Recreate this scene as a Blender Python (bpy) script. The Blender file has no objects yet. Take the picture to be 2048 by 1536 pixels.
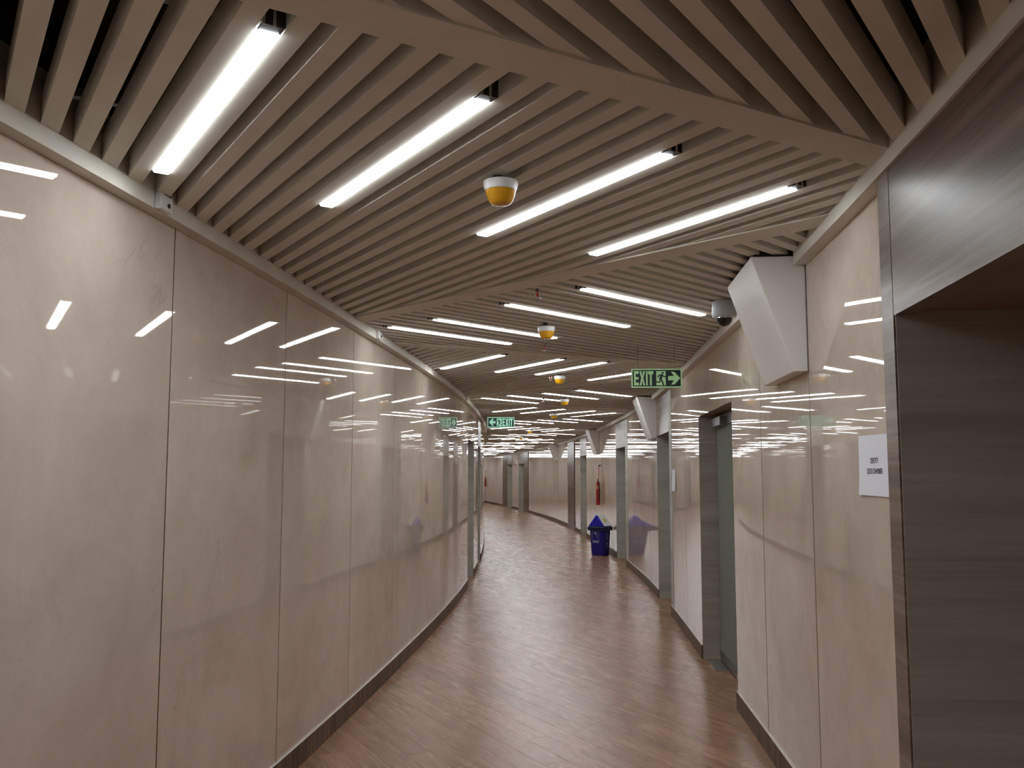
import bpy, bmesh, math, random
import numpy as np
from mathutils import Vector, Matrix
random.seed(7)
SC = bpy.context.scene
COL = SC.collection
PI = math.pi

# ------------------------------------------------------------------ camera, world, exposure
cam_d = bpy.data.cameras.new('camera'); cam = bpy.data.objects.new('camera', cam_d); COL.objects.link(cam)
cam.location = (0, 0, 1.6)
cam.rotation_euler = (PI/2 + math.atan(0.0981), 0, 0)
cam_d.sensor_fit = 'HORIZONTAL'; cam_d.sensor_width = 36.0; cam_d.lens = 36.0*1856/2048
cam_d.clip_start = 0.02; cam_d.clip_end = 200
SC.camera = cam
world = bpy.data.worlds.new('world'); SC.world = world; world.use_nodes = True
world.node_tree.nodes['Background'].inputs[0].default_value = (0.02, 0.02, 0.02, 1)
world.node_tree.nodes['Background'].inputs[1].default_value = 0.2
SC.view_settings.view_transform = 'Standard'
SC.view_settings.look = 'None'
SC.view_settings.gamma = 1
SC.view_settings.use_curve_mapping = False
SC.view_settings.exposure = 0.45
LAMP_STRENGTH = 15.0
SC.cycles.max_bounces = 10
SC.cycles.filter_width = 1.0
SC.cycles.diffuse_bounces = 5
SC.cycles.glossy_bounces = 5
SC.cycles.transparent_max_bounces = 8

# ------------------------------------------------------------------ plan of the corridor
class Curve:
    """natural cubic spline x(y)"""
    def __init__(s, pts):
        x = np.array([p[0] for p in pts], float); y = np.array([p[1] for p in pts], float); n = len(x)
        h = np.diff(x); A = np.eye(n); b = np.zeros(n)
        for i in range(1, n-1):
            A[i, i-1] = h[i-1]; A[i, i] = 2*(h[i-1]+h[i]); A[i, i+1] = h[i]
            b[i] = 6*((y[i+1]-y[i])/h[i]-(y[i]-y[i-1])/h[i-1])
        s.x, s.y, s.h, s.m = x, y, h, np.linalg.solve(A, b)
    def __call__(s, t):
        i = int(np.clip(np.searchsorted(s.x, t)-1, 0, len(s.h)-1)); h = s.h[i]; a = s.x[i+1]-t; b = t-s.x[i]
        return float(s.m[i]*a**3/(6*h)+s.m[i+1]*b**3/(6*h)+(s.y[i]/h-s.m[i]*h/6)*a+(s.y[i+1]/h-s.m[i+1]*h/6)*b)
XR = Curve([(-8,-.55),(0,.935),(4.32,1.392),(8.35,1.672),(12.4,1.92),(18.3,2.03),(24.4,1.915),(30,1.655),(40,.68),(48,-.46),(56,-1.8)])
XL = Curve([(-8,-3.37),(0,-1.85),(3.665,-1.36),(7.65,-.97),(11.5,-.71),(16.6,-.60),(23.4,-.70),(30,-1.0),(40,-1.98),(48,-3.13),(56,-4.45)])
class Wall:
    """side = -1 left wall, +1 right wall; pt(y, off): a point off metres into the corridor from the wall's face"""
    def __init__(s, f, side): s.f, s.side = f, side
    def tan(s, y):
        d = Vector((s.f(y+.05)-s.f(y-.05), .1)); return d.normalized()
    def nrm(s, y):
        t = s.tan(y); n = Vector((t.y, -t.x)); return -n*s.side     # into the corridor
    def pt(s, y, off=0.0):
        n = s.nrm(y); return Vector((s.f(y)+n.x*off, y+n.y*off))
LW, RW = Wall(XL, -1), Wall(XR, 1)
Y0, Y1 = -6.5, 55.9
ZC = 2.59          # underside of the cornice
ZS = 2.65          # underside of the slats
ZTOP = 3.0
HEAD = 2.12        # door heads

# ------------------------------------------------------------------ mesh helpers
class MB:
    def __init__(s): s.v, s.f, s.uv = [], [], None
    def poly(s, pts, faces):
        o = len(s.v); s.v += [tuple(p) for p in pts]; s.f += [tuple(i+o for i in f) for f in faces]
    def prism(s, poly, z0, z1):
        """vertical prism over a ccw plan polygon"""
        n = len(poly)
        a = sum(poly[i][0]*poly[(i+1) % n][1]-poly[(i+1) % n][0]*poly[i][1] for i in range(n))
        if a < 0: poly = list(reversed(poly))
        pts = [(p[0], p[1], z0) for p in poly]+[(p[0], p[1], z1) for p in poly]
        s.poly(pts, [tuple(reversed(range(n))), tuple(range(n, 2*n))]+[(i, (i+1) % n, n+(i+1) % n, n+i) for i in range(n)])
    def box(s, x0, x1, y0, y1, z0, z1):
        s.prism([(x0, y0), (x1, y0), (x1, y1), (x0, y1)], z0, z1)
    def loft(s, rings, cap=True, closed=True):
        """rings of equal length joined in order"""
        n = len(rings[0]); o = len(s.v)
        for r in rings: s.v += [tuple(p) for p in r]
        for k in range(len(rings)-1):
            for i in range(n if closed else n-1):
                j = (i+1) % n
                s.f.append((o+k*n+i, o+k*n+j, o+(k+1)*n+j, o+(k+1)*n+i))
        if cap:
            s.f.append(tuple(o+i for i in reversed(range(n)))); s.f.append(tuple(o+(len(rings)-1)*n+i for i in range(n)))
    def lathe(s, prof, n=20, c=(0, 0), caps=True):
        s.loft([[(c[0]+r*math.cos(2*PI*i/n), c[1]+r*math.sin(2*PI*i/n), z) for i in range(n)] for r, z in prof], caps)
    def tube(s, a, b, r, n=8):
        a, b = Vector(a), Vector(b); d = (b-a).normalized()
        u = d.orthogonal().normalized(); w = d.cross(u)
        s.loft([[p+(u*math.cos(2*PI*i/n)+w*math.sin(2*PI*i/n))*r for i in range(n)] for p in (a, b)])
    def plate(s, poly, y0, y1):
        """extrude an x-z outline from y0 (front, smaller) to y1"""
        n = len(poly)
        a = sum(poly[i][0]*poly[(i+1) % n][1]-poly[(i+1) % n][0]*poly[i][1] for i in range(n))
        if a < 0: poly = list(reversed(poly))
        pts = [(p[0], y0, p[1]) for p in poly]+[(p[0], y1, p[1]) for p in poly]
        s.poly(pts, [tuple(range(n)), tuple(reversed(range(n, 2*n)))]+[(i, n+i, n+(i+1) % n, (i+1) % n) for i in range(n)])
    def build(s, name, mat, parent=None, smooth=False, bevel=0, origin=None, fix=True):
        me = bpy.data.meshes.new(name)
        v = s.v
        if origin is not None:
            o = Vector(origin); v = [tuple(Vector(p)-o) for p in v]
        me.from_pydata(v, [], s.f)
        if fix or bevel:
            bm = bmesh.new(); bm.from_mesh(me)
            if fix: bmesh.ops.recalc_face_normals(bm, faces=bm.faces)
            if bevel: bmesh.ops.bevel(bm, geom=list(bm.edges), offset=bevel, segments=1, affect='EDGES', clamp_overlap=True)
            bm.to_mesh(me); bm.free()
        me.materials.append(mat)
        if smooth:
            me.polygons.foreach_set('use_smooth', [True]*len(me.polygons))
            try: me.set_sharp_from_angle(angle=math.radians(smooth if smooth is not True else 35))
            except Exception: pass
        ob = bpy.data.objects.new(name, me); COL.objects.link(ob)
        if origin is not None: ob.location = origin
        if parent is not None: ob.parent = parent
        return ob

def empty(name, loc=(0, 0, 0), rz=0.0, parent=None):
    o = bpy.data.objects.new(name, None); COL.objects.link(o); o.location = loc; o.rotation_euler = (0, 0, rz)
    o.empty_display_size = .1
    if parent is not None: o.parent = parent
    return o
def thing(o, label, cat, group=None):
    o['label'] = label; o['category'] = cat
    if group: o['group'] = group
    return o
def struct(o, label=None):
    o['kind'] = 'structure'
    if label: o['label'] = label
    return o
def dup(o, parent=None):
    c = o.copy(); COL.objects.link(c)
    if parent is not None: c.parent = parent
    for ch in list(o.children): dup(ch, c)
    return c

# ------------------------------------------------------------------ materials
def new_mat(name):
    m = bpy.data.materials.new(name); m.use_nodes = True
    nt = m.node_tree; b = nt.nodes['Principled BSDF']
    return m, nt, b
def simple(name, col, rough=.5, metal=0, spec=.5, emit=None, strength=0, bump=0, bscale=200):
    m, nt, b = new_mat(name)
    b.inputs['Base Color'].default_value = (*col, 1); b.inputs['Roughness'].default_value = rough
    b.inputs['Metallic'].default_value = metal; b.inputs['Specular IOR Level'].default_value = spec
    if emit:
        b.inputs['Emission Color'].default_value = (*emit, 1); b.inputs['Emission Strength'].default_value = strength
    tc = nt.nodes.new('ShaderNodeTexCoord'); n = nt.nodes.new('ShaderNodeTexNoise'); n.inputs['Scale'].default_value = 9 if not bump else bscale
    n.inputs['Detail'].default_value = 3
    nt.links.new(tc.outputs['Object'], n.inputs['Vector'])
    if bump:
        bp = nt.nodes.new('ShaderNodeBump'); bp.inputs['Strength'].default_value = bump; bp.inputs['Distance'].default_value = .002
        nt.links.new(n.outputs['Fac'], bp.inputs['Height']); nt.links.new(bp.outputs['Normal'], b.inputs['Normal'])
    elif not emit:
        mr = nt.nodes.new('ShaderNodeMapRange'); mr.inputs['To Min'].default_value = max(0, rough-.05); mr.inputs['To Max'].default_value = min(1, rough+.05)
        nt.links.new(n.outputs['Fac'], mr.inputs['Value']); nt.links.new(mr.outputs['Result'], b.inputs['Roughness'])
    return m
def ramp(nt, stops):
    r = nt.nodes.new('ShaderNodeValToRGB'); e = r.color_ramp.elements
    e[0].position, e[0].color = stops[0][0], (*stops[0][1], 1); e[1].position, e[1].color = stops[-1][0], (*stops[-1][1], 1)
    for p, c in stops[1:-1]:
        x = e.new(p); x.color = (*c, 1)
    return r
def noise(nt, vec, scale, detail=4, rough=.55, dist=0, w=None):
    n = nt.nodes.new('ShaderNodeTexNoise')
    if w is not None:
        n.noise_dimensions = '4D'; nt.links.new(w, n.inputs['W'])
    n.inputs['Scale'].default_value = scale; n.inputs['Detail'].default_value = detail
    n.inputs['Roughness'].default_value = rough; n.inputs['Distortion'].default_value = dist
    nt.links.new(vec, n.inputs['Vector']); return n
def math_node(nt, op, a, b=None):
    n = nt.nodes.new('ShaderNodeMath'); n.operation = op
    for i, x in enumerate((a, b)):
        if x is None: continue
        if isinstance(x, (int, float)): n.inputs[i].default_value = x
        else: nt.links.new(x, n.inputs[i])
    return n.outputs[0]
def mix(nt, fac, a, b, mode='MIX'):
    n = nt.nodes.new('ShaderNodeMix'); n.data_type = 'RGBA'; n.blend_type = mode
    for sock, x in ((n.inputs[0], fac), (n.inputs[6], a), (n.inputs[7], b)):
        if isinstance(x, (int, float)): sock.default_value = x
        elif isinstance(x, tuple): sock.default_value = (*x, 1)
        else: nt.links.new(x, sock)
    return n.outputs[2]

def marble():
    m, nt, b = new_mat('polished_beige_marble')
    tc = nt.nodes.new('ShaderNodeTexCoord'); oi = nt.nodes.new('ShaderNodeObjectInfo')
    w = math_node(nt, 'MULTIPLY', oi.outputs['Random'], 37.0)
    v = tc.outputs['Object']
    cloud = noise(nt, v, 2.2, 6, .66, .7, w)
    base = ramp(nt, [(.25, (.49, .402, .33)), (.5, (.60, .508, .433)), (.75, (.70, .61, .535))])
    nt.links.new(cloud.outputs['Fac'], base.inputs['Fac'])
    fine = noise(nt, v, 22, 4, .65, 0, w)
    col = mix(nt, .17, base.outputs['Color'], mix(nt, fine.outputs['Fac'], (.42, .33, .25), (.75, .68, .6)))
    # thin broken veins
    vn = noise(nt, v, 2.1, 6, .62, 1.1, w)
    d = math_node(nt, 'ABSOLUTE', math_node(nt, 'SUBTRACT', vn.outputs['Fac'], .5))
    vr = nt.nodes.new('ShaderNodeMapRange'); vr.inputs['From Min'].default_value = 0; vr.inputs['From Max'].default_value = .008
    vr.inputs['To Min'].default_value = 1; vr.inputs['To Max'].default_value = 0; nt.links.new(d, vr.inputs['Value'])
    msk = noise(nt, v, 1.7, 2, .5, 0, w)
    mk = nt.nodes.new('ShaderNodeMapRange'); mk.inputs['From Min'].default_value = .52; mk.inputs['From Max'].default_value = .68
    nt.links.new(msk.outputs['Fac'], mk.inputs['Value'])
    vf = math_node(nt, 'MULTIPLY', math_node(nt, 'MULTIPLY', vr.outputs['Result'], mk.outputs['Result']), .32)
    col = mix(nt, vf, col, (.30, .235, .175))
    nt.links.new(col, b.inputs['Base Color'])
    b.inputs['Roughness'].default_value = .022; b.inputs['IOR'].default_value = 1.52
    wav = noise(nt, v, 2.3, 1, .4, 0, w)
    fw = noise(nt, v, 60, 2, .5, 0, w)
    h = math_node(nt, 'ADD', wav.outputs['Fac'], math_node(nt, 'MULTIPLY', fw.outputs['Fac'], .004))
    bp = nt.nodes.new('ShaderNodeBump'); bp.inputs['Strength'].default_value = 1; bp.inputs['Distance'].default_value = .0003
    nt.links.new(h, bp.inputs['Height']); nt.links.new(bp.outputs['Normal'], b.inputs['Normal'])
    return m
def grained(name, axis, stops, scale, rough, long=.6, spec=.5, bump=.0, coat=0):
    """wood or laminate with the grain running along every direction except the given axis ('z': horizontal grain, 'y': upright grain)"""
    m, nt, b = new_mat(name)
    tc = nt.nodes.new('ShaderNodeTexCoord'); oi = nt.nodes.new('ShaderNodeObjectInfo')
    w = math_node(nt, 'MULTIPLY', oi.outputs['Random'], 23.0)
    mp = nt.nodes.new('ShaderNodeMapping'); nt.links.new(tc.outputs['Object'], mp.inputs['Vector'])
    mp.inputs['Scale'].default_value = (long, long, scale) if axis == 'z' else (long if axis == 'x' else scale*.3, scale, long)
    n1 = noise(nt, mp.outputs['Vector'], 1.0, 6, .62, .35, w)
    r = ramp(nt, stops); nt.links.new(n1.outputs['Fac'], r.inputs['Fac'])
    n2 = noise(nt, mp.outputs['Vector'], 6.0, 3, .6, .1, w)
    c = mix(nt, .35, r.outputs['Color'], mix(nt, n2.outputs['Fac'], tuple(x*.55 for x in stops[0][1]), tuple(min(1, x*1.25) for x in stops[-1][1])))
    nt.links.new(c, b.inputs['Base Color'])
    b.inputs['Roughness'].default_value = rough; b.inputs['Specular IOR Level'].default_value = spec
    b.inputs['Coat Weight'].default_value = coat; b.inputs['Coat Roughness'].default_value = .12
    if bump:
        bp = nt.nodes.new('ShaderNodeBump'); bp.inputs['Strength'].default_value = bump; bp.inputs['Distance'].default_value = .001
        nt.links.new(n2.outputs['Fac'], bp.inputs['Height']); nt.links.new(bp.outputs['Normal'], b.inputs['Normal'])
    return m
def floor_mat(island):
    m, nt, b = new_mat('wood_vinyl_plank_far' if island else 'wood_vinyl_plank')
    uv = nt.nodes.new('ShaderNodeUVMap'); uv.uv_map = 'UVMap'
    if island:
        g = nt.nodes.new('ShaderNodeNewGeometry'); rnd = g.outputs['Random Per Island']
    else:
        g = nt.nodes.new('ShaderNodeObjectInfo'); rnd = g.outputs['Random']
    w = math_node(nt, 'MULTIPLY', rnd, 91.0)
    mp = nt.nodes.new('ShaderNodeMapping'); nt.links.new(uv.outputs['UV'], mp.inputs['Vector']); mp.inputs['Scale'].default_value = (1.6, 30, 1)
    n1 = noise(nt, mp.outputs['Vector'], 1.0, 5, .6, .5, w)
    r = ramp(nt, [(.22, (.235, .115, .064)), (.42, (.31, .162, .094)), (.6, (.365, .202, .122)), (.8, (.43, .255, .162))])
    nt.links.new(n1.outputs['Fac'], r.inputs['Fac'])
    tone = nt.nodes.new('ShaderNodeMapRange'); tone.inputs['To Min'].default_value = .86; tone.inputs['To Max'].default_value = 1.10
    nt.links.new(rnd, tone.inputs['Value'])
    cm = nt.nodes.new('ShaderNodeCombineColor')
    for i in range(3): nt.links.new(tone.outputs['Result'], cm.inputs[i])
    nt.links.new(mix(nt, 1.0, r.outputs['Color'], cm.outputs['Color'], 'MULTIPLY'), b.inputs['Base Color'])
    mp2 = nt.nodes.new('ShaderNodeMapping'); nt.links.new(uv.outputs['UV'], mp2.inputs['Vector']); mp2.inputs['Scale'].default_value = (8, 60, 1)
    n2 = noise(nt, mp2.outputs['Vector'], 1.0, 3, .6, 0, w)
    b.inputs['Roughness'].default_value = .30; b.inputs['IOR'].default_value = 1.42
    rr = nt.nodes.new('ShaderNodeMapRange'); rr.inputs['To Min'].default_value = .23; rr.inputs['To Max'].default_value = .31
    nt.links.new(n1.outputs['Fac'], rr.inputs['Value']); nt.links.new(rr.outputs['Result'], b.inputs['Roughness'])
    bp = nt.nodes.new('ShaderNodeBump'); bp.inputs['Strength'].default_value = .2; bp.inputs['Distance'].default_value = .0004
    nt.links.new(n2.outputs['Fac'], bp.inputs['Height']); nt.links.new(bp.outputs['Normal'], b.inputs['Normal'])
    return m
def slat_mat():
    m, nt, b = new_mat('taupe_slat_paint')
    tc = nt.nodes.new('ShaderNodeTexCoord'); oi = nt.nodes.new('ShaderNodeObjectInfo')
    n = noise(nt, tc.outputs['Object'], 5, 4, .6, 0, math_node(nt, 'MULTIPLY', oi.outputs['Random'], 11.0))
    r = ramp(nt, [(.3, (.62, .595, .525)), (.7, (.70, .675, .60))]); nt.links.new(n.outputs['Fac'], r.inputs['Fac'])
    nt.links.new(r.outputs['Color'], b.inputs['Base Color']); b.inputs['Roughness'].default_value = .62; b.inputs['Specular IOR Level'].default_value = .3
    return m
def glass_mat():
    m, nt, b = new_mat('green_tinted_glass')
    out = nt.nodes['Material Output']
    tr = nt.nodes.new('ShaderNodeBsdfTransparent'); tr.inputs[0].default_value = (.62, .70, .64, 1)
    gl = nt.nodes.new('ShaderNodeBsdfGlossy'); gl.inputs['Roughness'].default_value = .03
    fr = nt.nodes.new('ShaderNodeFresnel'); fr.inputs['IOR'].default_value = 1.45
    ms = nt.nodes.new('ShaderNodeMixShader'); nt.links.new(fr.outputs[0], ms.inputs[0]); nt.links.new(tr.outputs[0], ms.inputs[1]); nt.links.new(gl.outputs[0], ms.inputs[2])
    df = nt.nodes.new('ShaderNodeBsdfDiffuse'); df.inputs[0].default_value = (.33, .37, .325, 1)
    m2 = nt.nodes.new('ShaderNodeMixShader'); m2.inputs[0].default_value = .55; nt.links.new(ms.outputs[0], m2.inputs[1]); nt.links.new(df.outputs[0], m2.inputs[2])
    nt.links.new(m2.outputs[0], out.inputs['Surface']); nt.nodes.remove(b)
    return m

M = dict(
    marble=marble(),
    backing=simple('joint_backing', (.10, .075, .05), .6),
    brass=simple('brass_joint_strip', (.085, .052, .028), .3, metal=.75),
    slat=slat_mat(),
    plank=floor_mat(False), plank_far=floor_mat(True),
    screed=simple('floor_screed', (.13, .085, .06), .7),
    plenum=simple('dark_plenum', (.035, .035, .035), .9),
    rail=simple('galvanised_rail', (.35, .36, .36), .45, metal=.7),
    wood=grained('dark_wood_laminate', 'z', [(.34, (.045, .027, .018)), (.46, (.105, .067, .043)), (.54, (.18, .125, .088)), (.64, (.29, .225, .18))], 13, .34, .45, .34, .25),
    woodclad=grained('dark_wood_cladding', 'z', [(.34, (.045, .027, .018)), (.5, (.11, .072, .047)), (.66, (.20, .145, .105))], 9, .3, .5, .15),
    woodv=grained('dark_skirting_wood', 'y', [(.38, (.028, .016, .010)), (.5, (.10, .060, .037)), (.62, (.215, .145, .098))], 20, .5, .8, .3),
    reveal=grained('grey_green_laminate', 'z', [(.34, (.36, .36, .315)), (.46, (.50, .505, .45)), (.56, (.54, .55, .495)), (.66, (.62, .635, .575))], 9, .5, .35, .4),
    reveal_brown=grained('grey_brown_laminate', 'z', [(.34, (.25, .225, .185)), (.46, (.345, .315, .265)), (.56, (.375, .345, .295)), (.66, (.45, .42, .365))], 9, .45, .35, .3),
    soffit=grained('brown_soffit_laminate', 'z', [(.3, (.20, .135, .09)), (.7, (.30, .21, .145))], 8, .45, 3),
    door=grained('door_leaf_laminate', 'z', [(.3, (.20, .16, .12)), (.7, (.32, .27, .21))], 18, .4, .4),
    white=simple('white_plastic', (.72, .72, .71), .35),
    offwhite=simple('white_painted_board', (.74, .71, .675), .45),
    dark=simple('black_plastic', (.02, .02, .022), .35),
    amber=simple('amber_plastic', (.62, .30, .012), .12),
    steel=simple('brushed_steel', (.52, .53, .54), .3, metal=.9),
    chrome=simple('chrome', (.8, .8, .8), .12, metal=1),
    dsteel=simple('dull_dark_steel', (.16, .165, .165), .4, metal=.6),
    red=simple('red_paint', (.42, .025, .02), .3),
    redbulb=simple('red_bulb', (.75, .05, .05), .1),
    glass=glass_mat(),
    room=simple('dim_room_wall', (.5, .52, .48), .8),
    paper=simple('white_paper', (.78, .80, .87), .8),
    ink=simple('black_ink', (.03, .03, .05), .7),
    tape=simple('clear_tape', (.7, .68, .6), .3),
    signdark=simple('dark_green_sign_face', (.006, .035, .035), .35),
    signglow=simple('photoluminescent_green', (.58, .86, .52), .55, emit=(.45, .85, .35), strength=.10),
    signmint=simple('photoluminescent_mint', (.50, .95, .72), .55, emit=(.35, .9, .6), strength=.22),
    blue=simple('blue_plastic', (.016, .014, .40), .35),
    bodyblue=simple('deep_blue_plastic', (.012, .010, .21), .4),
    navy=simple('navy_plastic', (.012, .012, .055), .45),
    flap=simple('white_flap_plastic', (.80, .86, .90), .4),
    yellow=simple('yellow_sticker', (.62, .60, .05), .5),
    print=simple('pale_print', (.62, .64, .78), .6),
    orange=simple('pale_orange_label', (.62, .28, .17), .5),
    smoke=simple('smoked_dome', (.008, .008, .012), .04),
    camgrey=simple('camera_housing_grey', (.42, .44, .46), .4),
    copper=simple('wire_black', (.02, .02, .02), .5),
    lamp=simple('lamp_diffuser', (.9, .9, .9), .5, emit=(.91, .96, 1.0), strength=LAMP_STRENGTH),
    shell=simple('lamp_housing', (.25, .25, .26), .4, metal=.3),
)
print_mat = M['print']

# ------------------------------------------------------------------ structure: floor
def strip(mb, wall, ya, yb, off0, off1, z0, z1, step=.35):
    """solid curved bar along a wall between two offsets and two heights"""
    n = max(1, int(math.ceil((yb-ya)/step))); rings = []
    for i in range(n+1):
        y = ya+(yb-ya)*i/n; a = wall.pt(y, off0); b = wall.pt(y, off1)
        rings.append([(a.x, a.y, z0), (b.x, b.y, z0), (b.x, b.y, z1), (a.x, a.y, z1)])
    mb.loft(rings)
mb = MB(); rings = []
for i in range(64):
    y = Y0-.3+(Y1+.6-Y0)*i/63; a = LW.pt(y, -1.3); b = RW.pt(y, -1.6)
    rings.append([(a.x, a.y, -.12), (b.x, b.y, -.12), (b.x, b.y, -.008), (a.x, a.y, -.008)])
mb.loft(rings)
floor = struct(mb.build('floor', M['screed']), 'brown wood-look vinyl plank floor laid diagonally along the curved corridor')

PW, PLEN, PGAP = .152, .914, .0006
ang = math.radians(-62); pd = Vector((math.cos(ang), math.sin(ang))); pn = Vector((-pd.y, pd.x))
def plank_verts():
    a, b, e = PLEN/2-PGAP/2, PW/2-PGAP/2, .0009
    v = [(-a, -b, -.0075), (a, -b, -.0075), (a, b, -.0075), (-a, b, -.0075),
         (-a, -b, -e*.7), (a, -b, -e*.7), (a, b, -e*.7), (-a, b, -e*.7),
         (-a+e, -b+e, 0), (a-e, -b+e, 0), (a-e, b-e, 0), (-a+e, b-e, 0)]
    f = [(0, 1, 5, 4), (1, 2, 6, 5), (2, 3, 7, 6), (3, 0, 4, 7), (4, 5, 9, 8), (5, 6, 10, 9), (6, 7, 11, 10), (7, 4, 8, 11), (8, 9, 10, 11)]
    return v, f
PV, PF = plank_verts()
def add_uv(me):
    l = me.uv_layers.new(name='UVMap')
    co = np.empty(len(me.vertices)*3, np.float32); me.vertices.foreach_get('co', co); co = co.reshape(-1, 3)
    idx = np.empty(len(me.loops), np.int32); me.loops.foreach_get('vertex_index', idx)
    return l, co, idx
pm = bpy.data.meshes.new('plank'); pm.from_pydata(PV, [], PF); pm.materials.append(M['plank'])
l, co, idx = add_uv(pm); l.data.foreach_set('uv', co[idx][:, :2].ravel())
cells = []
rows = range(-60, 420)
for r in rows:
    o = r*PW; sh = (r*0.381) % PLEN + random.uniform(-.06, .06)
    for k in range(-60, 60):
        c = pn*o+pd*(k*PLEN+sh)
        if not (Y0 < c.y < Y1): continue
        half = PLEN/2*abs(pd.x)+.1
        lo, hi = XL(c.y)-half, XR(c.y)+half
        if 1.2 < c.y < 3.2: hi += .65
        if lo < c.x < hi: cells.append(c)
def in_front(c): return c.y > 4.3 and abs(c.x/c.y) < .62
seen = sorted([c for c in cells if in_front(c)], key=lambda c: c.y)[:300]
ss = set((round(c.x, 4), round(c.y, 4)) for c in seen)
pl0 = None
for c in seen:
    o = bpy.data.objects.new('plank', pm); COL.objects.link(o); o.parent = floor
    o.location = (c.x, c.y, 0); o.rotation_euler = (0, 0, ang)
fv, ff, fu = [], [], []
ca, sa = math.cos(ang), math.sin(ang)
for c in cells:
    if (round(c.x, 4), round(c.y, 4)) in ss: continue
    o = len(fv)
    for x, y, z in PV:
        fv.append((c.x+x*ca-y*sa, c.y+x*sa+y*ca, z)); fu.append((x, y))
    ff += [tuple(i+o for i in f) for f in PF]
me = bpy.data.meshes.new('far_planks'); me.from_pydata(fv, [], ff); me.materials.append(M['plank_far'])
l, co, idx = add_uv(me); l.data.foreach_set('uv', np.array(fu, np.float32)[idx].ravel())
o = bpy.data.objects.new('far_planks', me); COL.objects.link(o); o.parent = floor; o['kind'] = 'stuff'

# ------------------------------------------------------------------ structure: walls with panels, openings, skirting, cornice
# openings: (near edge, far edge)
R_OPEN = [(1.35, 2.93), (6.56, 8.30), (10.85, 12.28), (16.65, 18.2), (24.1, 25.6), (41.1, 42.9), (44.9, 46.6)]
L_OPEN = [(13.5, 14.95), (16.35, 17.75)]
R_SEAMS = [-6.5, -5.2, -3.9, -2.6, -1.3, 0, 1.35, None, 2.93, 4.33, 5.53, 6.56, None, 8.30, 9.38, 10.85, None, 12.28, 13.35, 14.55, 15.6, 16.65, None,
           18.2, 19.5, 20.9, 22.4, 24.1, None, 25.6, 27.0, 28.7, 30.0, 31.3, 33.0, 34.6, 36.3, 38.0, 39.8, 41.1, None, 42.9, 44.9, None, 46.6, 48.0, 50, 52, 54, 55.9]
L_SEAMS = [-6.5, -5.4, -4.1, -2.8, -1.5, -.2, 1.08, 2.37, 3.67, 4.96, 6.32, 7.64, 8.93, 10.18, 11.59, 12.55, 13.5, None, 14.95, 16.35, None, 17.75, 19.1, 20.5, 21.9, 23.3, 24.8,
           26.3, 27.8, 29.3, 31, 33, 35, 37, 39, 41, 43, 45, 47, 49, 51, 53, 55.9]
WOOD_CLAD = [(27.0, 28.7), (39.8, 41.1), (46.6, 48.0)]
def runs(seams):
    out, cur = [], []
    for s in seams:
        if s is None: out.append(cur); cur = []
        else: cur.append(s)
    out.append(cur); return out
def build_wall(name, wall, seams, opens, label):
    root = struct(empty(name), label)
    jw = .0043 if wall is LW else .0072
    for run in runs(seams):
        mb = MB(); strip(mb, wall, run[0], run[-1], -.11, -.016, 0, ZTOP, .5)
        mb.build('backing_wall', M['backing'], root)
        for a, b in zip(run[:-1], run[1:]):
            if any(abs(a-p) < .01 and wall is RW for p, q in WOOD_CLAD):
                mb = MB(); strip(mb, wall, a+.004, b-.004, -.014, .02, 0, ZC+.12); mb.build('wood_cladding', M['woodclad'], root, smooth=30); continue
            mb = MB(); strip(mb, wall, a+jw+.0002, b-jw-.0002, -.014, 0, .10, ZC+.12, .2)
            mb.build('wall_panel', M['marble'], root, smooth=30)
            if a > run[0]:
                mb = MB(); strip(mb, wall, a-jw, a+jw, -.0155, -.0012, .10, ZC+.12)
                mb.build('joint_strip', M['brass'], root)
    for i, (a, b) in enumerate(opens):                                 # wall above the openings
        mb = MB(); strip(mb, wall, a, b, -.11, -.016, ZC+.12, ZTOP, .5); mb.build('backing_wall', M['backing'], root)
    return root
wall_r = build_wall('wall_right', RW, R_SEAMS, R_OPEN, 'glossy beige marble wall on the outer side of the bend')
wall_l = build_wall('wall_left', LW, L_SEAMS, L_OPEN, 'glossy beige marble wall on the inner side of the bend')
def build_skirting(name, wall, seams, skip, label):
    root = struct(empty(name), label)
    for run in runs(seams):
        cuts = [run[0]]
        for s in run[1:]:
            if s-cuts[-1] >= 2.2 or s == run[-1] or any(abs(s-p) < .01 or abs(s-q) < .01 for p, q in skip): cuts.append(s)
        for a, b in zip(cuts[:-1], cuts[1:]):
            if any(a >= p-.01 and b <= q+.01 for p, q in skip): continue
            mb = MB(); strip(mb, wall, a+.001, b-.001, -.0135, .012, .0005, .118, .25)
            mb.build('skirting_board', M['woodv'], root)
            mb = MB(); strip(mb, wall, a+.001, b-.001, -.0005, .011, .1185, .1225, .25)
            mb.build('top_bead', M['offwhite'], root)
    return root
build_skirting('baseboard_right', RW, R_SEAMS, WOOD_CLAD, 'dark wood skirting along the right wall')
build_skirting('baseboard_left', LW, L_SEAMS, [], 'dark wood skirting along the left wall')

BR = [(4.33, 5.06), (12.30, 13.0), (21.22, 21.95), (31.35, 32.1), (43.1, 43.85)]        # wedge brackets on the right wall
def build_cornice(name, wall, cuts, label):
    root = struct(empty(name), label)
    for a, b in cuts:
        mb = MB(); strip(mb, wall, a, b, -.0005, .06, ZC, 2.82, .3); mb.build('cornice', M['slat'], root, smooth=30)
    return root
build_cornice('trim_1', LW, [(Y0, 20.0), (20.004, Y1)], 'taupe box cornice running along the top of the left wall')
cc = [Y0]+[v for p, q in BR for v in (p-.02, q+.02)]+[Y1]
build_cornice('trim_2', RW, list(zip(cc[0::2], cc[1::2])), 'taupe box cornice running along the top of the right wall')

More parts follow.
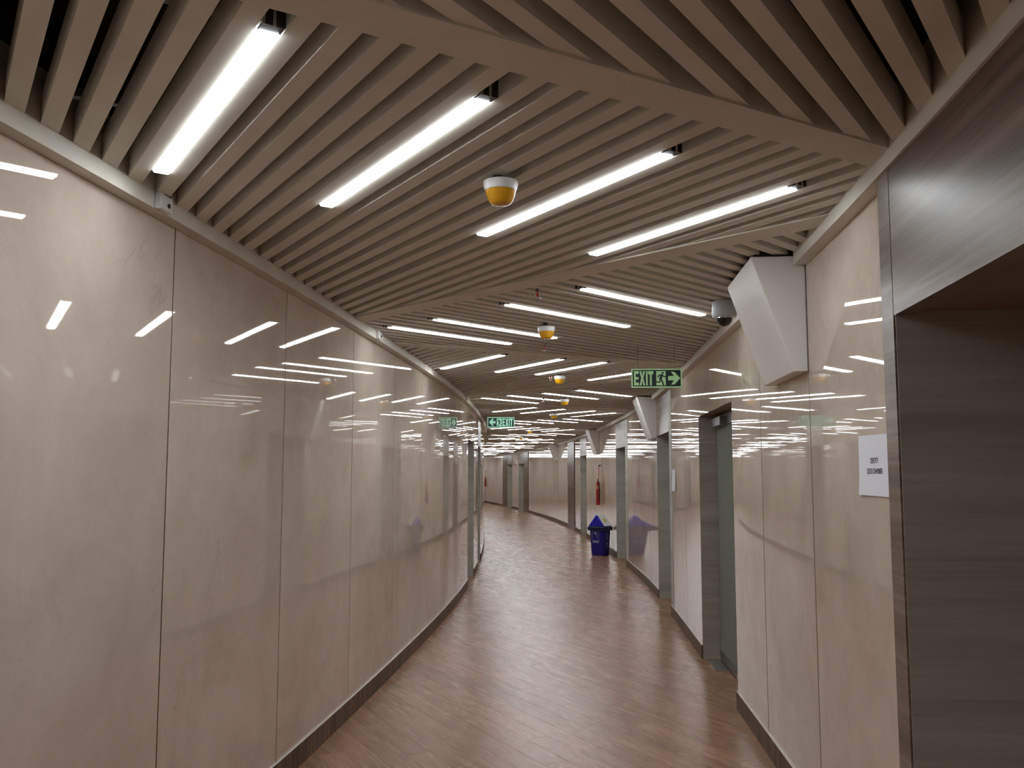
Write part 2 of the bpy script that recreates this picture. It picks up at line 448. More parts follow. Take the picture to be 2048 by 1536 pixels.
# ends of the corridor, out of sight round the bend and behind the camera
for nm, y in (('wall_back', Y0), ('wall_far', Y1)):
    a, b = LW.pt(y, -.1), RW.pt(y, -.1); d = -.1 if nm == 'wall_back' else .1
    mb = MB(); mb.prism([(a.x, a.y), (b.x, b.y), (b.x, b.y+d), (a.x, a.y+d)], 0, ZTOP)
    struct(mb.build(nm, M['marble']), 'beige wall closing the corridor')

# ------------------------------------------------------------------ door recesses
def recess(n, wall, a, b, depth, label, header=True, glass=False, arch_far=0, arch_near=0):
    root = struct(empty('door_%d' % n), label)
    top = HEAD
    def part(name, mat, ya, yb, o0, o1, z0, z1, step=.35, sm=30):
        mb = MB(); strip(mb, wall, ya, yb, o0, o1, z0, z1, step); return mb.build(name, mat, root, smooth=sm)
    d = -depth
    # side reveals run square to the wall
    for name, yy, sgn in (('far_reveal', b, 1), ('near_reveal', a, -1)):
        p0, p1 = wall.pt(yy, .045 if arch_far else -.002), wall.pt(yy, d); t = wall.tan(yy)*(-.005*sgn)
        mb = MB(); mb.prism([p0+t*.1, p1+t*.1, p1+t, p0+t], 0, top); mb.build(name, M['reveal_brown' if n in (1, 2) else 'reveal'], root)
    part('soffit', M['soffit'], a, b, d, -.02 if header else -.0155, top, top+.03)
    if header:
        pr = .05 if arch_far else 0.004
        part('header_panel', M['wood'], a+.002 if not arch_near else a-arch_near, b-.002, -.012, pr, top-.012, ZC+.12, .2)
    else:
        s0 = a
        for s1 in (a+(b-a)*.28, b):
            part('lintel_panel', M['marble'], s0+.002, s1-.002, -.014, 0, top, ZC+.12, .2); s0 = s1
    if arch_far:
        part('architrave', M['wood'], b+.004, b+arch_far, -.012, .05, 0, ZC+.12)
    if arch_near:
        part('architrave', M['wood'], a-arch_near, a-.002, -.012, .05, 0, top-.014)
    if glass:
        gy0, gy1 = a+.02, b-.03
        part('glass_pane', M['glass'], gy0, gy1, -.165, -.153, .085, top-.10, 2, False)
        r = part('bottom_rail', M['dsteel'], gy0, gy1, -.172, -.146, .012, .085, 2, False)
        part('top_rail', M['dsteel'], gy0, gy1, -.172, -.146, top-.10, top-.004, 2, False)
        c = part('door_closer', M['dsteel'], b-.62, b-.10, -.146, -.09, top-.105, top-.035, 2, False)
        part('closer_plate', M['steel'], b-.50, b-.08, -.135, -.03, .0005, .008, 2, False)
        # glimpse of the dim room behind the pane
        part('room_wall', M['room'], a-.3, b+.3, -1.5, -1.45, 0, top+.3, 2, False)
        for nm2, yy, sg in (('room_wall', b+.25, 1), ('room_wall', a-.25, -1)):
            p0, p1 = wall.pt(yy, -.115), wall.pt(yy, -1.46); t = wall.tan(yy)*.03*sg
            mb = MB(); mb.prism([p0, p1, p1+t, p0+t], 0, top+.3); mb.build(nm2, M['room'], root)
        part('room_ceiling', M['room'], a-.25, b+.25, -1.45, -.115, top+.3, top+.33, 2, False)
    else:
        leaf = part('door_leaf', M['door'], a+.02, b-.02, d-.05, d-.002, .008, top-.004, 2, False)
        yh = a+.14; p = wall.pt(yh, d); nr = wall.nrm(yh); t = wall.tan(yh)
        mb = MB(); q = Vector((p.x, p.y, 1.02)); n3 = Vector((nr.x, nr.y, 0)); t3 = Vector((t.x, t.y, 0))
        mb.tube(q, q+n3*.05, .011); mb.tube(q+n3*.05-t3*.005, q+n3*.05+t3*.13, .009)
        mb.build('lever_handle', M['steel'], leaf)
    return root
recess(1, RW, 1.35, 2.93, .75, 'near right door recess with dark wood header and grey laminate reveal', arch_far=.12, arch_near=.12)
recess(2, RW, 6.56, 8.30, .35, 'glass door in the first plain opening of the right marble wall', header=False, glass=True)
recess(3, RW, 10.85, 12.28, .5, 'door recess with glossy wood header just beyond the paper notice')
mb = MB(); strip(mb, RW, 10.60, 10.848, .0005, .004, .125, ZC-.001); mb.build('pale_jamb_panel', M['reveal'], bpy.data.objects['door_3'])
mb = MB(); strip(mb, RW, 16.30, 16.648, .0005, .004, .125, ZC-.001); pj = mb.build('pale_jamb_panel', M['reveal'])
recess(4, RW, 16.65, 18.2, .5, 'door recess with glossy wood header beside the blue bin')
pj.parent = bpy.data.objects['door_4']
recess(5, RW, 24.1, 25.6, .5, 'door recess with glossy wood header beyond the blue bin')
recess(6, RW, 41.1, 42.9, .5, 'far door recess before the pale pier at the bend')
recess(7, RW, 44.9, 46.6, .5, 'far door recess after the pale pier at the bend')
recess(8, LW, 13.5, 14.95, .5, 'plain door opening at the end of the left marble wall', header=False)
recess(9, LW, 16.35, 17.75, .5, 'wood headed door recess at the bend of the left wall')

# ------------------------------------------------------------------ ceiling: plenum, zigzag beams, slats
mb = MB(); rings = []
for i in range(64):
    y = Y0-.3+(Y1+.6-Y0)*i/63; a = LW.pt(y, -.2); b = RW.pt(y, -.2)
    rings.append([(a.x, a.y, ZTOP), (b.x, b.y, ZTOP), (b.x, b.y, ZTOP+.1), (a.x, a.y, ZTOP+.1)])
mb.loft(rings)
ceiling = struct(mb.build('ceiling', M['plenum']), 'taupe slatted ceiling laid in alternating diagonal bays between zigzag beams')
# beam ends on the two walls (left y, right y)
BEAM = {-1: (-4.75, -3.1), 0: (0.1, -2.4), 1: (1.22, 3.02), 2: (6.26, 3.70), 3: (7.36, 8.80), 4: (12.40, 9.72), 5: (13.42, 14.9), 6: (18.42, 15.68), 7: (19.48, 21.0), 8: (24.5, 21.75)}
for k in range(9, 21):
    a, b = BEAM[k-2]; BEAM[k] = (a+6.06, b+6.06)
BW = .15
beam_line = {}
for k, (a, b) in BEAM.items():
    p, q = LW.pt(a, 0), RW.pt(b, 0); d = (q-p).normalized(); n = Vector((-d.y, d.x))
    beam_line[k] = (p, d, n)
    if b > Y1-.3 or a > Y1-.3: continue
    mb = MB(); h = BW/2
    e = .0
    mb.prism([p-d*e-n*h, q+d*e-n*h, q+d*e+n*h, p-d*e+n*h], ZS-.006, ZS+.12)
    mb.build('ceiling_beam', M['slat'], ceiling)
ANG = {-1: 118, 0: 56.2, 1: 122, 2: 45.4, 3: 120, 4: 50, 5: 124, 6: 48.5, 7: 125, 8: 52}
for k in range(9, 20): ANG[k] = ANG[k-2]+2
# lamp middles measured bay by bay
LAMPS = {1: [(-.90, 2.63), (-.405, 3.035), (.19, 3.48), (.71, 3.84)],
         2: [(.83, 5.615), (.395, 6.10), (-.095, 6.645), (-.445, 6.97)],
         3: [(-.385, 8.625), (.15, 8.92), (.565, 9.155), (1.16, 9.73)],
         4: [(1.20, 11.95), (.79, 12.37), (.34, 12.73), (-.02, 13.12)],
         5: [(.03, 14.96), (.50, 15.32), (1.02, 15.72), (1.41, 16.21)],
         6: [(1.37, 17.83), (.90, 18.17), (.43, 18.46), (-.02, 18.85)],
         7: [(-.12, 20.70), (.27, 21.12), (.70, 21.52), (1.08, 21.97)]}
def shift(src, dy):
    out = []
    for x, y in src:
        c0 = (XL(y)+XR(y))/2; c1 = (XL(y+dy)+XR(y+dy))/2; out.append((x-c0+c1, y+dy))
    return out
LAMPS[0] = shift(LAMPS[2], -6.0); LAMPS[-1] = shift(LAMPS[1], -6.0)
for k in range(8, 20): LAMPS[k] = shift(LAMPS[k-2], 6.06)
SW, PITCH = .057, .104
slats = []                                            # (zone, plan quad)
def inside(p, k):
    if p.y < Y0 or p.y > Y1-.05: return False
    if not (XL(p.y)+.0605 < p.x < XR(p.y)-.0605): return False
    b0, b1 = beam_line[k], beam_line[k+1]
    return (p-b0[0]).dot(b0[2]) > BW/2+.001 and (p-b1[0]).dot(b1[2]) < -BW/2-.001
def span(o, d, n, k):
    """where the line n*o + d*t is inside the bay"""
    step = .03; best = None; cur = None; T = np.arange(-4.5, 4.5, step)
    c = BAYC[k]
    for t in T:
        ok = inside(c+n*o+d*t, k)
        if ok:
            cur = (cur[0], t) if cur else (t, t)
        elif cur:
            if best is None or cur[1]-cur[0] > best[1]-best[0]: best = cur
            cur = None
    if cur and (best is None or cur[1]-cur[0] > best[1]-best[0]): best = cur
    if best is None: return None
    lo, hi = best
    def refine(a, b):                                  # a inside, b outside
        for _ in range(10):
            m = (a+b)/2
            if inside(c+n*o+d*m, k): a = m
            else: b = m
        return a
    return refine(lo, lo-step), refine(hi, hi+step)
BAYC = {}
for k in range(-1, 19):
    p, q = beam_line[k][0], beam_line[k+1][0]
    yl = (BEAM[k][0]+BEAM[k+1][0])/2; yr = (BEAM[k][1]+BEAM[k+1][1])/2
    a, b = LW.pt(yl), RW.pt(yr); c = (a+b)/2; BAYC[k] = c
    th = math.radians(ANG[k]); d = Vector((math.cos(th), math.sin(th))); n = Vector((-d.y, d.x))
    lo = sorted((Vector(m)-c).dot(n) for m in LAMPS.get(k, []))
    offs = []
    G = .033
    if lo:
        for u, v in zip(lo[:-1], lo[1:]):
            s = v-u-2*G; N = max(1, round((s+PITCH-SW)/PITCH)); g = (s-N*SW)/(N-1) if N > 1 else 0
            offs += [u+G+SW/2+i*(SW+g) for i in range(N)]
        offs += [lo[0]-G-SW/2-i*PITCH for i in range(40)]+[lo[-1]+G+SW/2+i*PITCH for i in range(40)]
    else:
        offs = [i*PITCH for i in range(-40, 41)]
    for o in offs:
        s0, s1 = span(o-SW/2, d, n, k), span(o+SW/2, d, n, k)
        if s0 is None and s1 is None: continue
        if s0 is None or s1 is None:
            s = s0 or s1
            if s[1]-s[0] < .12: continue
            w = SW*.5; m = (s[0]+s[1])/2
            quad = [c+n*(o-SW/2)+d*s[0], c+n*(o-SW/2)+d*s[1], c+n*o+d*m] if s0 else [c+n*(o+SW/2)+d*s[0], c+n*(o+SW/2)+d*s[1], c+n*o+d*m]
        else:
            quad = [c+n*(o-SW/2)+d*s0[0], c+n*(o-SW/2)+d*s0[1], c+n*(o+SW/2)+d*s1[1], c+n*(o+SW/2)+d*s1[0]]
        slats.append((k, quad))
def sy(q): return sum(p.y for p in q)/len(q)
def in_view(q): return any(p.y > 1.8 and abs(p.x/p.y) < .57 for p in q)
order = sorted([i for i, (k, q) in enumerate(slats) if in_view(q)], key=lambda i: sy(slats[i][1]))
single = set(order[:300])
rest = MB()
for i, (k, q) in enumerate(slats):
    z = ZS+(hash((i*7919) % 101) % 5)*.0004
    if i in single:
        mb = MB(); mb.prism(q, z, ZS+.095)
        c = sum((Vector((p.x, p.y, 0)) for p in q), Vector())/len(q)
        mb.build('slat', M['slat'], ceiling, origin=(c.x, c.y, ZS))
    else: rest.prism(q, z, ZS+.095)
o = rest.build('far_slats', M['slat'], ceiling); o['kind'] = 'stuff'
for k in (0, 1, 2):                                   # carrier rails above the slats
    th = math.radians(ANG[k]); d = Vector((math.cos(th), math.sin(th))); n = Vector((-d.y, d.x)); c = BAYC[k]
    for t in (-.75, 0, .75):
        pts = [s for s in np.arange(-4, 4, .04) if inside(c+d*t+n*s, k)]
        if len(pts) < 5: continue
        a, b = c+d*t+n*pts[0], c+d*t+n*pts[-1]
        mb = MB(); w = d*.015; mb.prism([a-w, b-w, b+w, a+w], ZS+.096, ZS+.125); mb.build('carrier_rail', M['rail'], ceiling)

# ------------------------------------------------------------------ lamps
LLEN = 1.21
def make_lamp():
    root = empty('ceiling_light')
    h = LLEN/2; w = .029
    mb = MB(); mb.loft([[(x, -w, 0.006), (x, -w+.006, 0), (x, w-.006, 0), (x, w, .006), (x, w, .03), (x, -w, .03)] for x in (-h, h)])
    mb.build('diffuser', M['lamp'], root)
    mb = MB(); mb.box(-h-.002, h+.002, -w+.001, w-.001, .031, .085); mb.build('housing', M['shell'], root)
    for s in (-1, 1):
        L = .042 if s < 0 else .012
        x0, x1 = sorted((s*(h+.001), s*(h+L)))
        mb = MB(); mb.box(x0, x1, -w, w, .004, .075)
        e = mb.build('end_cap', M['dark'], root, bevel=.002)
        if s < 0:
            mb = MB(); mb.box(x0-.004, x0-.0005, -.004, .004, .0, .072); mb.box(x0-.004, x0-.0005, w-.007, w, .0, .072); mb.build('clip', M['chrome'], e)
    return root
ORD = ['leftmost', 'second from the left', 'third from the left', 'rightmost']
ROW = ['nearest', 'second', 'third', 'fourth', 'fifth', 'sixth', 'seventh', 'eighth', 'ninth', 'tenth', 'eleventh', 'twelfth', 'thirteenth', 'fourteenth', 'fifteenth', 'sixteenth', 'seventeenth', 'eighteenth', 'nineteenth']
proto = None
for k in sorted(LAMPS):
    th = math.radians(ANG[k])
    for i, (x, y) in enumerate(sorted(LAMPS[k])):
        if y > Y1-1: continue
        if proto is None: o = proto = make_lamp()
        else: o = dup(proto)
        # the dark connector end sits towards the nearer beam
        o.location = (x, y, ZS-.006); o.rotation_euler = (0, 0, th)
        if k < 1:
            lab = 'white tube light, %s in the ceiling row %s the camera' % (ORD[i], 'just behind' if k == 0 else 'well behind')
        else:
            lab = 'white tube light, %s of four in the %s ceiling row' % (ORD[i], ROW[k-1])
        thing(o, lab, 'ceiling light', 'tube lights between the ceiling slats')

# ------------------------------------------------------------------ wedge brackets
BL = ['large white wedge-shaped bracket high on the right wall beside the dome camera', 'white wedge-shaped bracket beside the door header below the right exit sign',
      'white wedge-shaped bracket high on the right wall above the red extinguisher', 'pale wedge-shaped bracket high on the far right wall before the bend',
      'smallest white wedge-shaped bracket, on the pale pier at the far bend']
for (a, b), lab in zip(BR, BL):
    zt, zb, pt, pb = ZS-.012, 2.085, .255, .065
    P = []
    for y in (a+.004, b):
        for off, z in ((.0005, zb), (pb, zb), (pt, zt), (.0005, zt)):
            p = RW.pt(y, off); P.append((p.x, p.y, z))
    mb = MB(); mb.poly(P, [(0, 1, 2, 3), (7, 6, 5, 4), (0, 4, 5, 1), (1, 5, 6, 2), (2, 6, 7, 3), (3, 7, 4, 0)])
    root = empty('wall_bracket', P[0])
    mb.build('wedge_casing', M['offwhite'], root, bevel=.003, origin=None)
    ch = root.children[0]; ch.location = -Vector(P[0])
    p0, p1 = RW.pt(a+.02, .02), RW.pt(b-.02, .02); q1, q0 = RW.pt(b-.02, .235), RW.pt(a+.02, .235)
    mb = MB(); mb.prism([p0, p1, q1, q0], zt+.0005, ZS+.09)
    c2 = mb.build('ceiling_fixing', M['dark'], root); c2.location = -Vector(P[0])
    thing(root, lab, 'bracket', 'wedge brackets along the right wall')

# ------------------------------------------------------------------ exit signs
def stroke(mb, pts, w, y0, y1):
    for (x0, z0), (x1, z1) in zip(pts[:-1], pts[1:]):
        d = Vector((x1-x0, z1-z0)); d.normalize(); n = Vector((-d.y, d.x))*w/2; d = d*w*.35
        mb.plate([(x0-d.x+n.x, z0-d.y+n.y), (x0-d.x-n.x, z0-d.y-n.y), (x1+d.x-n.x, z1+d.y-n.y), (x1+d.x+n.x, z1+d.y+n.y)], y0, y1)
def exit_sign(loc, rz, flip, glow, label, hang):
    """0.41 x 0.155 board; flip: arrow left with the letters on the right"""
    root = empty('exit_sign', loc, rz); W, H = .205, .0775
    mb = MB(); mb.box(-W, W, -.004, .004, -H, H); mb.build('board', M['signdark'], root, bevel=.0015)
    mb = MB(); t = .011; f = -.0065
    for x0, x1, z0, z1 in ((-W, W, H-t, H), (-W, W, -H, -H+t), (-W, -W+t, -H+t, H-t), (W-t, W, -H+t, H-t)):
        mb.box(x0, x1, f, -.0042, z0, z1)
    mb.build('border', M[glow], root)
    lx = -.183 if not flip else .022
    hz = .058; st = .0135
    def letter(name, polys):
        mb = MB()
        for p in polys: mb.plate([(lx+x, z) for x, z in p], -.0065, -.0042)
        mb.build(name, M[glow], root)
    R = lambda x0, x1, z0, z1: [(x0, z0), (x1, z0), (x1, z1), (x0, z1)]
    letter('letter_e', [R(0, st, -hz, hz), R(st, .038, hz-.022, hz), R(st, .036, -.010, .010), R(st, .038, -hz, -hz+.022)])
    letter('letter_x', [[(.044, hz), (.060, hz), (.0665, .016), (.0665, -.016), (.060, -hz), (.044, -hz), (.058, 0)], [(.0665, .016), (.073, hz), (.089, hz), (.075, 0), (.089, -hz), (.073, -hz), (.0665, -.016)]])
    letter('letter_i', [R(.096, .110, -hz, hz)])
    letter('letter_t', [R(.115, .156, hz-.026, hz), R(.128, .143, -hz, hz-.026)])
    px = .0 if not flip else -.062
    mx = -1 if flip else 1
    mb = MB(); mb.box(px-.003, px+.073, -.0062, -.0042, -hz, hz); mb.build('pictogram_panel', M[glow], root)
    mb = MB(); cx = px+.035
    q = lambda x, z: (cx+mx*x, z)
    mb.plate([q(.014+.0085*math.cos(2*PI*i/12), .043+.0085*math.sin(2*PI*i/12)) for i in range(12)], -.0074, -.0063)
    stroke(mb, [q(.006, .026), q(-.004, -.006)], .019, -.0074, -.0063)
    stroke(mb, [q(.008, .027), q(.022, .014), q(.036, .012)], .0085, -.0073, -.0064)
    stroke(mb, [q(.002, .027), q(-.016, .024), q(-.024, .008)], .0085, -.0072, -.0064)
    stroke(mb, [q(-.003, -.006), q(-.012, -.031), q(-.034, -.031)], .0095, -.0071, -.0064)
    stroke(mb, [q(-.001, -.006), q(.011, -.030), q(.019, -.054)], .0105, -.007, -.0064)
    mb.build('running_figure', M['signdark'], root)
    ax = .143 if not flip else -.135
    mb = MB(); A = [(-.052, .018), (-.004, .018), (-.028, .052), (.000, .052), (.048, 0), (.000, -.052), (-.028, -.052), (-.004, -.018), (-.052, -.018)]
    mb.plate([(ax+mx*x*.98, z) for x, z in A], -.0065, -.0042); mb.build('arrow', M[glow], root)
    for wx in (-.15, .145):
        mb = MB(); mb.tube((wx, 0, H), (wx, 0, hang-loc[2]), .0013, 6); mb.build('hanging_wire', M['dsteel'], root)
    return thing(root, label, 'exit sign', 'hanging exit signs')
exit_sign((1.175, 7.5, 2.3825), math.radians(-2), False, 'signglow', 'green exit sign with arrow pointing right, hanging near the right wall', ZS+.05)
exit_sign((-.166, 14.0, 2.393), math.radians(3), True, 'signmint', 'smaller mint-green exit sign with arrow pointing left, hanging by the left bend', ZS+.05)

# ------------------------------------------------------------------ beacons, sprinklers, junction boxes, dome camera
def make_beacon():
    root = empty('smoke_detector')
    mb = MB(); mb.lathe([(.052, 0), (.0605, -.003), (.0615, -.015), (.056, -.036)], 28); mb.build('base', M['white'], root, smooth=40)
    mb = MB(); mb.lathe([(.0545, -.0365), (.0535, -.042), (.049, -.056), (.043, -.070), (.036, -.080), (.024, -.086), (.008, -.0875)], 28); mb.build('amber_lens', M['amber'], root, smooth=50)
    mb = MB(); mb.lathe([(.018, .001), (.018, .05)], 12, (-.01, 0)); mb.tube((-.03, .01, .002), (-.045, .03, .09), .003, 6); mb.build('cable', M['copper'], root)
    return root
bp = None
for i, (x, y) in enumerate([(-.04, 3.19), (.24, 6.42), (.50, 9.66), (.72, 12.66), (.71, 15.65), (.42, 21.25), (.24, 24.95)]):
    if bp is None: o = bp = make_beacon()
    else: o = dup(bp)
    o.location = (x, y, ZS-.018); o.rotation_euler = (0, 0, .5*i)
    thing(o, 'amber and white ceiling sounder, %s' % ['nearest and largest, between the first row of tube lights', 'second nearest, in front of a tube light', 'third from the camera, beside a red sprinkler',
          'fourth from the camera along the ceiling', 'fifth from the camera along the ceiling', 'sixth from the camera, far down the ceiling', 'last and smallest at the far bend'][i], 'alarm', 'amber ceiling sounders')
def make_sprinkler():
    root = empty('sprinkler')
    mb = MB(); mb.lathe([(.010, .06), (.010, 0), (.014, -.001), (.014, -.008), (.009, -.010)], 12); mb.build('pipe_stub', M['dsteel'], root)
    mb = MB()
    for s in (-1, 1):
        mb.tube((s*.011, 0, -.008), (s*.013, 0, -.028), .0028, 6); mb.tube((s*.013, 0, -.028), (s*.003, 0, -.045), .0028, 6)
    mb.build('frame', M['chrome'], root)
    mb = MB(); mb.lathe([(.004, -.011), (.005, -.026), (.004, -.042)], 10); mb.build('bulb', M['redbulb'], root)
    mb = MB(); mb.lathe([(.018, -.047), (.020, -.049), (.020, -.051)], 14); mb.build('deflector', M['steel'], root)
    return root
spk = None
for i, (x, y) in enumerate([(.145, 5.19), (.262, 7.43), (.41, 9.78), (.43, 12.68)]):
    if spk is None: o = spk = make_sprinkler()
    else: o = dup(spk)
    o.location = (x, y, ZS-.004)
    thing(o, 'small pendent sprinkler head with red bulb, %s' % ['nearest, behind the first zigzag beam beyond the lights', 'second, behind the second amber sounder', 'third, left of the third amber sounder', 'farthest, in the fourth bay'][i], 'sprinkler', 'sprinklers along the ceiling')
for i, y in enumerate((3.43, 6.75, 12.35)):
    p = LW.pt(y, .06); t = LW.tan(y); rz = math.atan2(t.y, t.x)
    root = empty('junction_box', (p.x, p.y, 2.625), rz)
    mb = MB(); mb.box(-.045, .045, -.026, -.0005, -.034, .042); mb.build('body', M['white'], root, bevel=.003)
    mb = MB(); mb.loft([[(.012+.009*math.cos(2*PI*j/14), yy, -.012+.009*math.sin(2*PI*j/14)) for j in range(14)] for yy in (-.0262, -.030)]); mb.build('push_button', M['dark'], root)
    mb = MB(); mb.box(-.02, .03, -.0275, -.0262, .022, .030); mb.build('vent_slot', M['dsteel'], root)
    thing(root, 'small white plastic box on the left cornice, %s' % ['nearest the camera', 'second along, beside the second bay', 'farthest, near the left bend'][i], 'junction box', 'white boxes on the left cornice')
root = empty('dome_camera', (1.285, 5.55, ZS-.003))
mb = MB(); mb.lathe([(.070, 0), (.072, -.01), (.074, -.085), (.068, -.098), (.050, -.100)], 28); mb.build('housing', M['camgrey'], root, smooth=40)
mb = MB(); mb.lathe([(.049, -.1005)]+[(.049*math.cos(a), -.1005-.052*math.sin(a)) for a in np.linspace(.15, 1.45, 8)], 28); mb.build('smoked_dome', M['smoke'], root, smooth=60)
mb = MB(); mb.lathe([(.050, -.1002), (.054, -.1005), (.054, -.106), (.0495, -.106)], 28, caps=False); mb.build('trim_ring', M['chrome'], root, smooth=40)
thing(root, 'grey dome security camera with smoked lens under the slats beside the large white bracket', 'camera')

# ------------------------------------------------------------------ paper notices
def text_mesh(name, body, size, parent, mat, loc, rot, align='CENTER', sx=1):
    cu = bpy.data.curves.new(name, 'FONT'); cu.body = body; cu.size = size; cu.align_x = align; cu.align_y = 'CENTER'; cu.extrude = .0002
    tmp = bpy.data.objects.new(name, cu); COL.objects.link(tmp)
    me = bpy.data.meshes.new_from_object(tmp.evaluated_get(bpy.context.evaluated_depsgraph_get()))
    bpy.data.objects.remove(tmp); me.materials.clear(); me.materials.append(mat); me.name = name
    o = bpy.data.objects.new(name, me); COL.objects.link(o); o.parent = parent; o.location = loc; o.rotation_euler = rot; o.scale = (sx, 1, 1)
    return o
def notice(ya, yb, z0, z1, label, text):
    yc = (ya+yb)/2; p = RW.pt(yc, 0); t = RW.tan(yc); rz = math.atan2(t.y, t.x)      # local x runs away from the camera, local y into the corridor
    root = empty('paper_notice', (p.x, p.y, (z0+z1)/2), rz); W, H = (yb-ya)/2, (z1-z0)/2
    # a slightly curled sheet with its own thickness
    n, m = 10, 5; V = [];F = []
    for side in (0, 1):
        for j in range(m+1):
            for i in range(n+1):
                u, v = i/n*2-1, j/m*2-1
                lift = .0025+.004*(abs(u)**4)*(.4+.6*max(0, -v))+.003*max(0, -v)**3
                V.append((u*W+.004*v*(u < -.9), lift+.0006*side, v*H+.006*u*(v > 0)*.5))
    K = (n+1)*(m+1)
    for s in (0, 1):
        for j in range(m):
            for i in range(n):
                a = s*K+j*(n+1)+i; F.append((a, a+1, a+n+2, a+n+1))
    edge = [i for i in range(n+1)]+[(j*(n+1)+n) for j in range(1, m+1)]+[m*(n+1)+i for i in range(n-1, -1, -1)]+[j*(n+1) for j in range(m-1, 0, -1)]
    for a, b in zip(edge, edge[1:]+edge[:1]): F.append((a, b, K+b, K+a))
    mb = MB(); mb.poly(V, F); mb.build('sheet', M['paper'], root, smooth=40)
    for s in (-1, 1):
        for zt in (-1, 1):
            mb = MB(); mb.box(s*W-.012, s*W+.012, .0002, .0012, zt*(H-.012)-.016, zt*(H-.012)+.016)
            tp = mb.build('tape', M['tape'], root)
    if text:
        for body, z, sz in text:
            text_mesh('lettering', body, sz, root, M['ink'], (0, .0042, z), (PI/2, 0, PI), sx=.9)
    return thing(root, label, 'notice', 'paper notices on the right wall')
notice(3.17, 3.55, 1.525, 1.745, 'white paper notice reading DEPUTY CEO\'S CHAMBER taped beside the near wood frame', [('DEPUTY', .016, .028), ("CEO'S CHAMBER", -.022, .028)])
notice(10.22, 10.57, 1.42, 1.66, 'small blank-looking white paper notice at the edge of the third door recess', None)

# ------------------------------------------------------------------ fire extinguishers
def extinguisher(y, label):
    p = RW.pt(y, .062); t = RW.tan(y); root = empty('fire_extinguisher', (p.x, p.y, .93), math.atan2(t.y, t.x))
    mb = MB(); mb.lathe([(.034, 0), (.044, .006), (.046, .02), (.046, .46), (.041, .50), (.026, .53), (.016, .545)], 20); c = mb.build('cylinder', M['red'], root, smooth=40)
    mb = MB(); mb.loft([[(.0465*math.cos(a), .0465*math.sin(a), z) for a in np.linspace(PI*.3, PI*1.3, 10)] for z in (.36, .44)], cap=False, closed=False); mb.build('label_band', M['orange'], c)
    mb = MB(); mb.lathe([(.018, .546), (.018, .575), (.012, .585)], 12); mb.tube((-.06, 0, .59), (.05, 0, .60), .008, 6); mb.build('valve_head', M['dsteel'], root)
    mb = MB(); mb.tube((-.05, 0, .58), (-.066, -.02, .30), .007, 8); mb.tube((-.066, -.02, .30), (-.06, -.03, .10), .009, 8); mb.build('hose', M['dark'], root)
    mb = MB(); mb.tube((0, -.02, .60), (0, -.02, .88), .007, 8); mb.build('hanging_rod', M['red'], root)
    mb = MB(); mb.box(-.02, .02, -.0615, -.012, .86, .90); mb.box(-.03, .03, -.0615, -.056, .25, .33); mb.build('wall_hook', M['dsteel'], root)
    return thing(root, label, 'extinguisher', 'red fire extinguishers on the wall')
extinguisher(21.05, 'slim red fire extinguisher hung on the right wall above the blue bin')
extinguisher(54.2, 'red fire extinguisher on the far wall, half hidden at the left bend')

# ------------------------------------------------------------------ blue bin
def rring(w, d, z, ch):
    a, b = w/2, d/2
    return [(-a+ch, -b, z), (a-ch, -b, z), (a, -b+ch, z), (a, b-ch, z), (a-ch, b, z), (-a+ch, b, z), (-a, b-ch, z), (-a, -b+ch, z)]
bn = empty('waste_bin', (1.765, 18.80, 0), math.radians(-35))
mb = MB(); mb.loft([rring(.275, .225, .002, .03), rring(.295, .245, .02, .035), rring(.335, .28, .40, .04), rring(.35, .29, .505, .04)]); body = mb.build('bin_body', M['bodyblue'], bn, smooth=25)
mb = MB(); mb.loft([rring(.40, .335, .50, .03), rring(.415, .35, .51, .03), rring(.415, .35, .565, .03), rring(.40, .335, .575, .03)]); mb.build('rim', M['navy'], bn, smooth=25)
mb = MB(); P = [(-.185, -.16, .576), (.185, -.16, .576), (.185, .16, .576), (-.185, .16, .576), (-.022, -.138, .80), (.022, -.138, .80), (.022, .138, .80), (-.022, .138, .80)]
mb.poly(P, [(3, 2, 1, 0), (4, 5, 6, 7), (0, 1, 5, 4), (1, 2, 6, 5), (2, 3, 7, 6), (3, 0, 4, 7)]); lid = mb.build('lid', M['blue'], bn, bevel=.012, smooth=25)
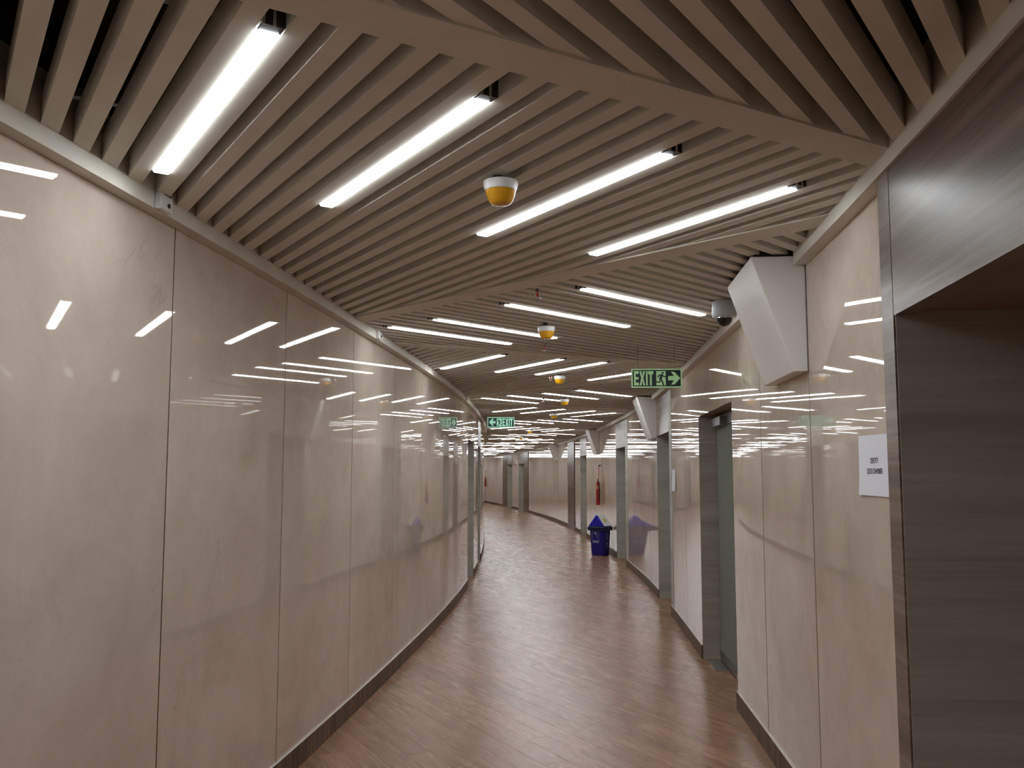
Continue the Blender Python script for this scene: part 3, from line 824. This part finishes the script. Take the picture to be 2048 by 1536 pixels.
def slope_plate(poly, s, lift, th, mat, name, parent):
    """plate lying on the +x (s=1) or -x slope of the lid; poly in (along y, 0..1 up the slope)"""
    def P3(y, v, h):
        x = .185+(.022-.185)*v; z = .576+(.80-.576)*v; n = Vector((.224, .163)).normalized()
        return (s*(x+n.x*h), y, z+n.y*h)
    n = len(poly); mb = MB()
    mb.poly([P3(y, v, lift) for y, v in poly]+[P3(y, v, lift+th) for y, v in poly], [tuple(reversed(range(n))), tuple(range(n, 2*n))]+[(i, (i+1) % n, n+(i+1) % n, n+i) for i in range(n)])
    return mb.build(name, mat, parent)
for s in (1, -1):
    fl = slope_plate([(-.14, .04), (.14, .04), (.128, 1.0), (-.128, 1.0)], s, .0005, .006, M['flap'], 'swing_flap', lid if False else bn)
    slope_plate([(.0+.05*math.cos(a), .52+.19*math.sin(a)) for a in np.linspace(0, 2*PI, 20)[:-1]], s, .0068, .0012, M['yellow'], 'round_sticker', fl)
# printed square with a hand tossing litter, on the front face, leaning with the taper
def front(x, z, h): 
    yb = -.1225-(z-.02)*(.0175/.38)
    return (x, yb-h, z)
def fplate(mb, poly, h0=.0006, h1=.0014):
    n = len(poly); mb.poly([front(x, z, h0) for x, z in poly]+[front(x, z, h1) for x, z in poly], [tuple(range(n)), tuple(reversed(range(n, 2*n)))]+[(i, n+i, n+(i+1) % n, (i+1) % n) for i in range(n)])
mb = MB(); R = lambda x0, x1, z0, z1: [(x0, z0), (x1, z0), (x1, z1), (x0, z1)]
for r in (R(-.10, .05, .255, .259), R(-.10, .05, .475, .479), R(-.10, -.096, .259, .475), R(.046, .05, .259, .475)): fplate(mb, r)
fplate(mb, R(-.098, .048, .270, .278))
for i in range(7): fplate(mb, R(-.09+i*.019, -.078+i*.019, .284, .296+.006*(i % 3)))
fplate(mb, [(-.05, .455), (-.03, .468), (-.005, .455), (.01, .425), (.002, .42), (-.012, .440), (-.03, .452)])
fplate(mb, [(-.06, .43), (-.04, .445), (-.015, .425), (-.022, .415), (-.042, .425)])
fplate(mb, [(-.002, .415), (.012, .405), (.008, .385), (-.004, .375), (.0, .392)])
fplate(mb, [(-.012, .372), (-.002, .366), (-.01, .35), (-.018, .358)])
mb.build('litter_emblem', M['print'], body)
for i, ch in enumerate('USE ME'):
    if ch == ' ': continue
    z = .43-i*.05
    text_mesh('lettering', ch, .062, body, M['print'], (.1475+(z-.02)*(.02/.38)+.0012, .0, z), (PI/2, 0, PI/2))
thing(bn, 'blue swing-top waste bin with white flap standing on the floor by the right wall', 'bin')
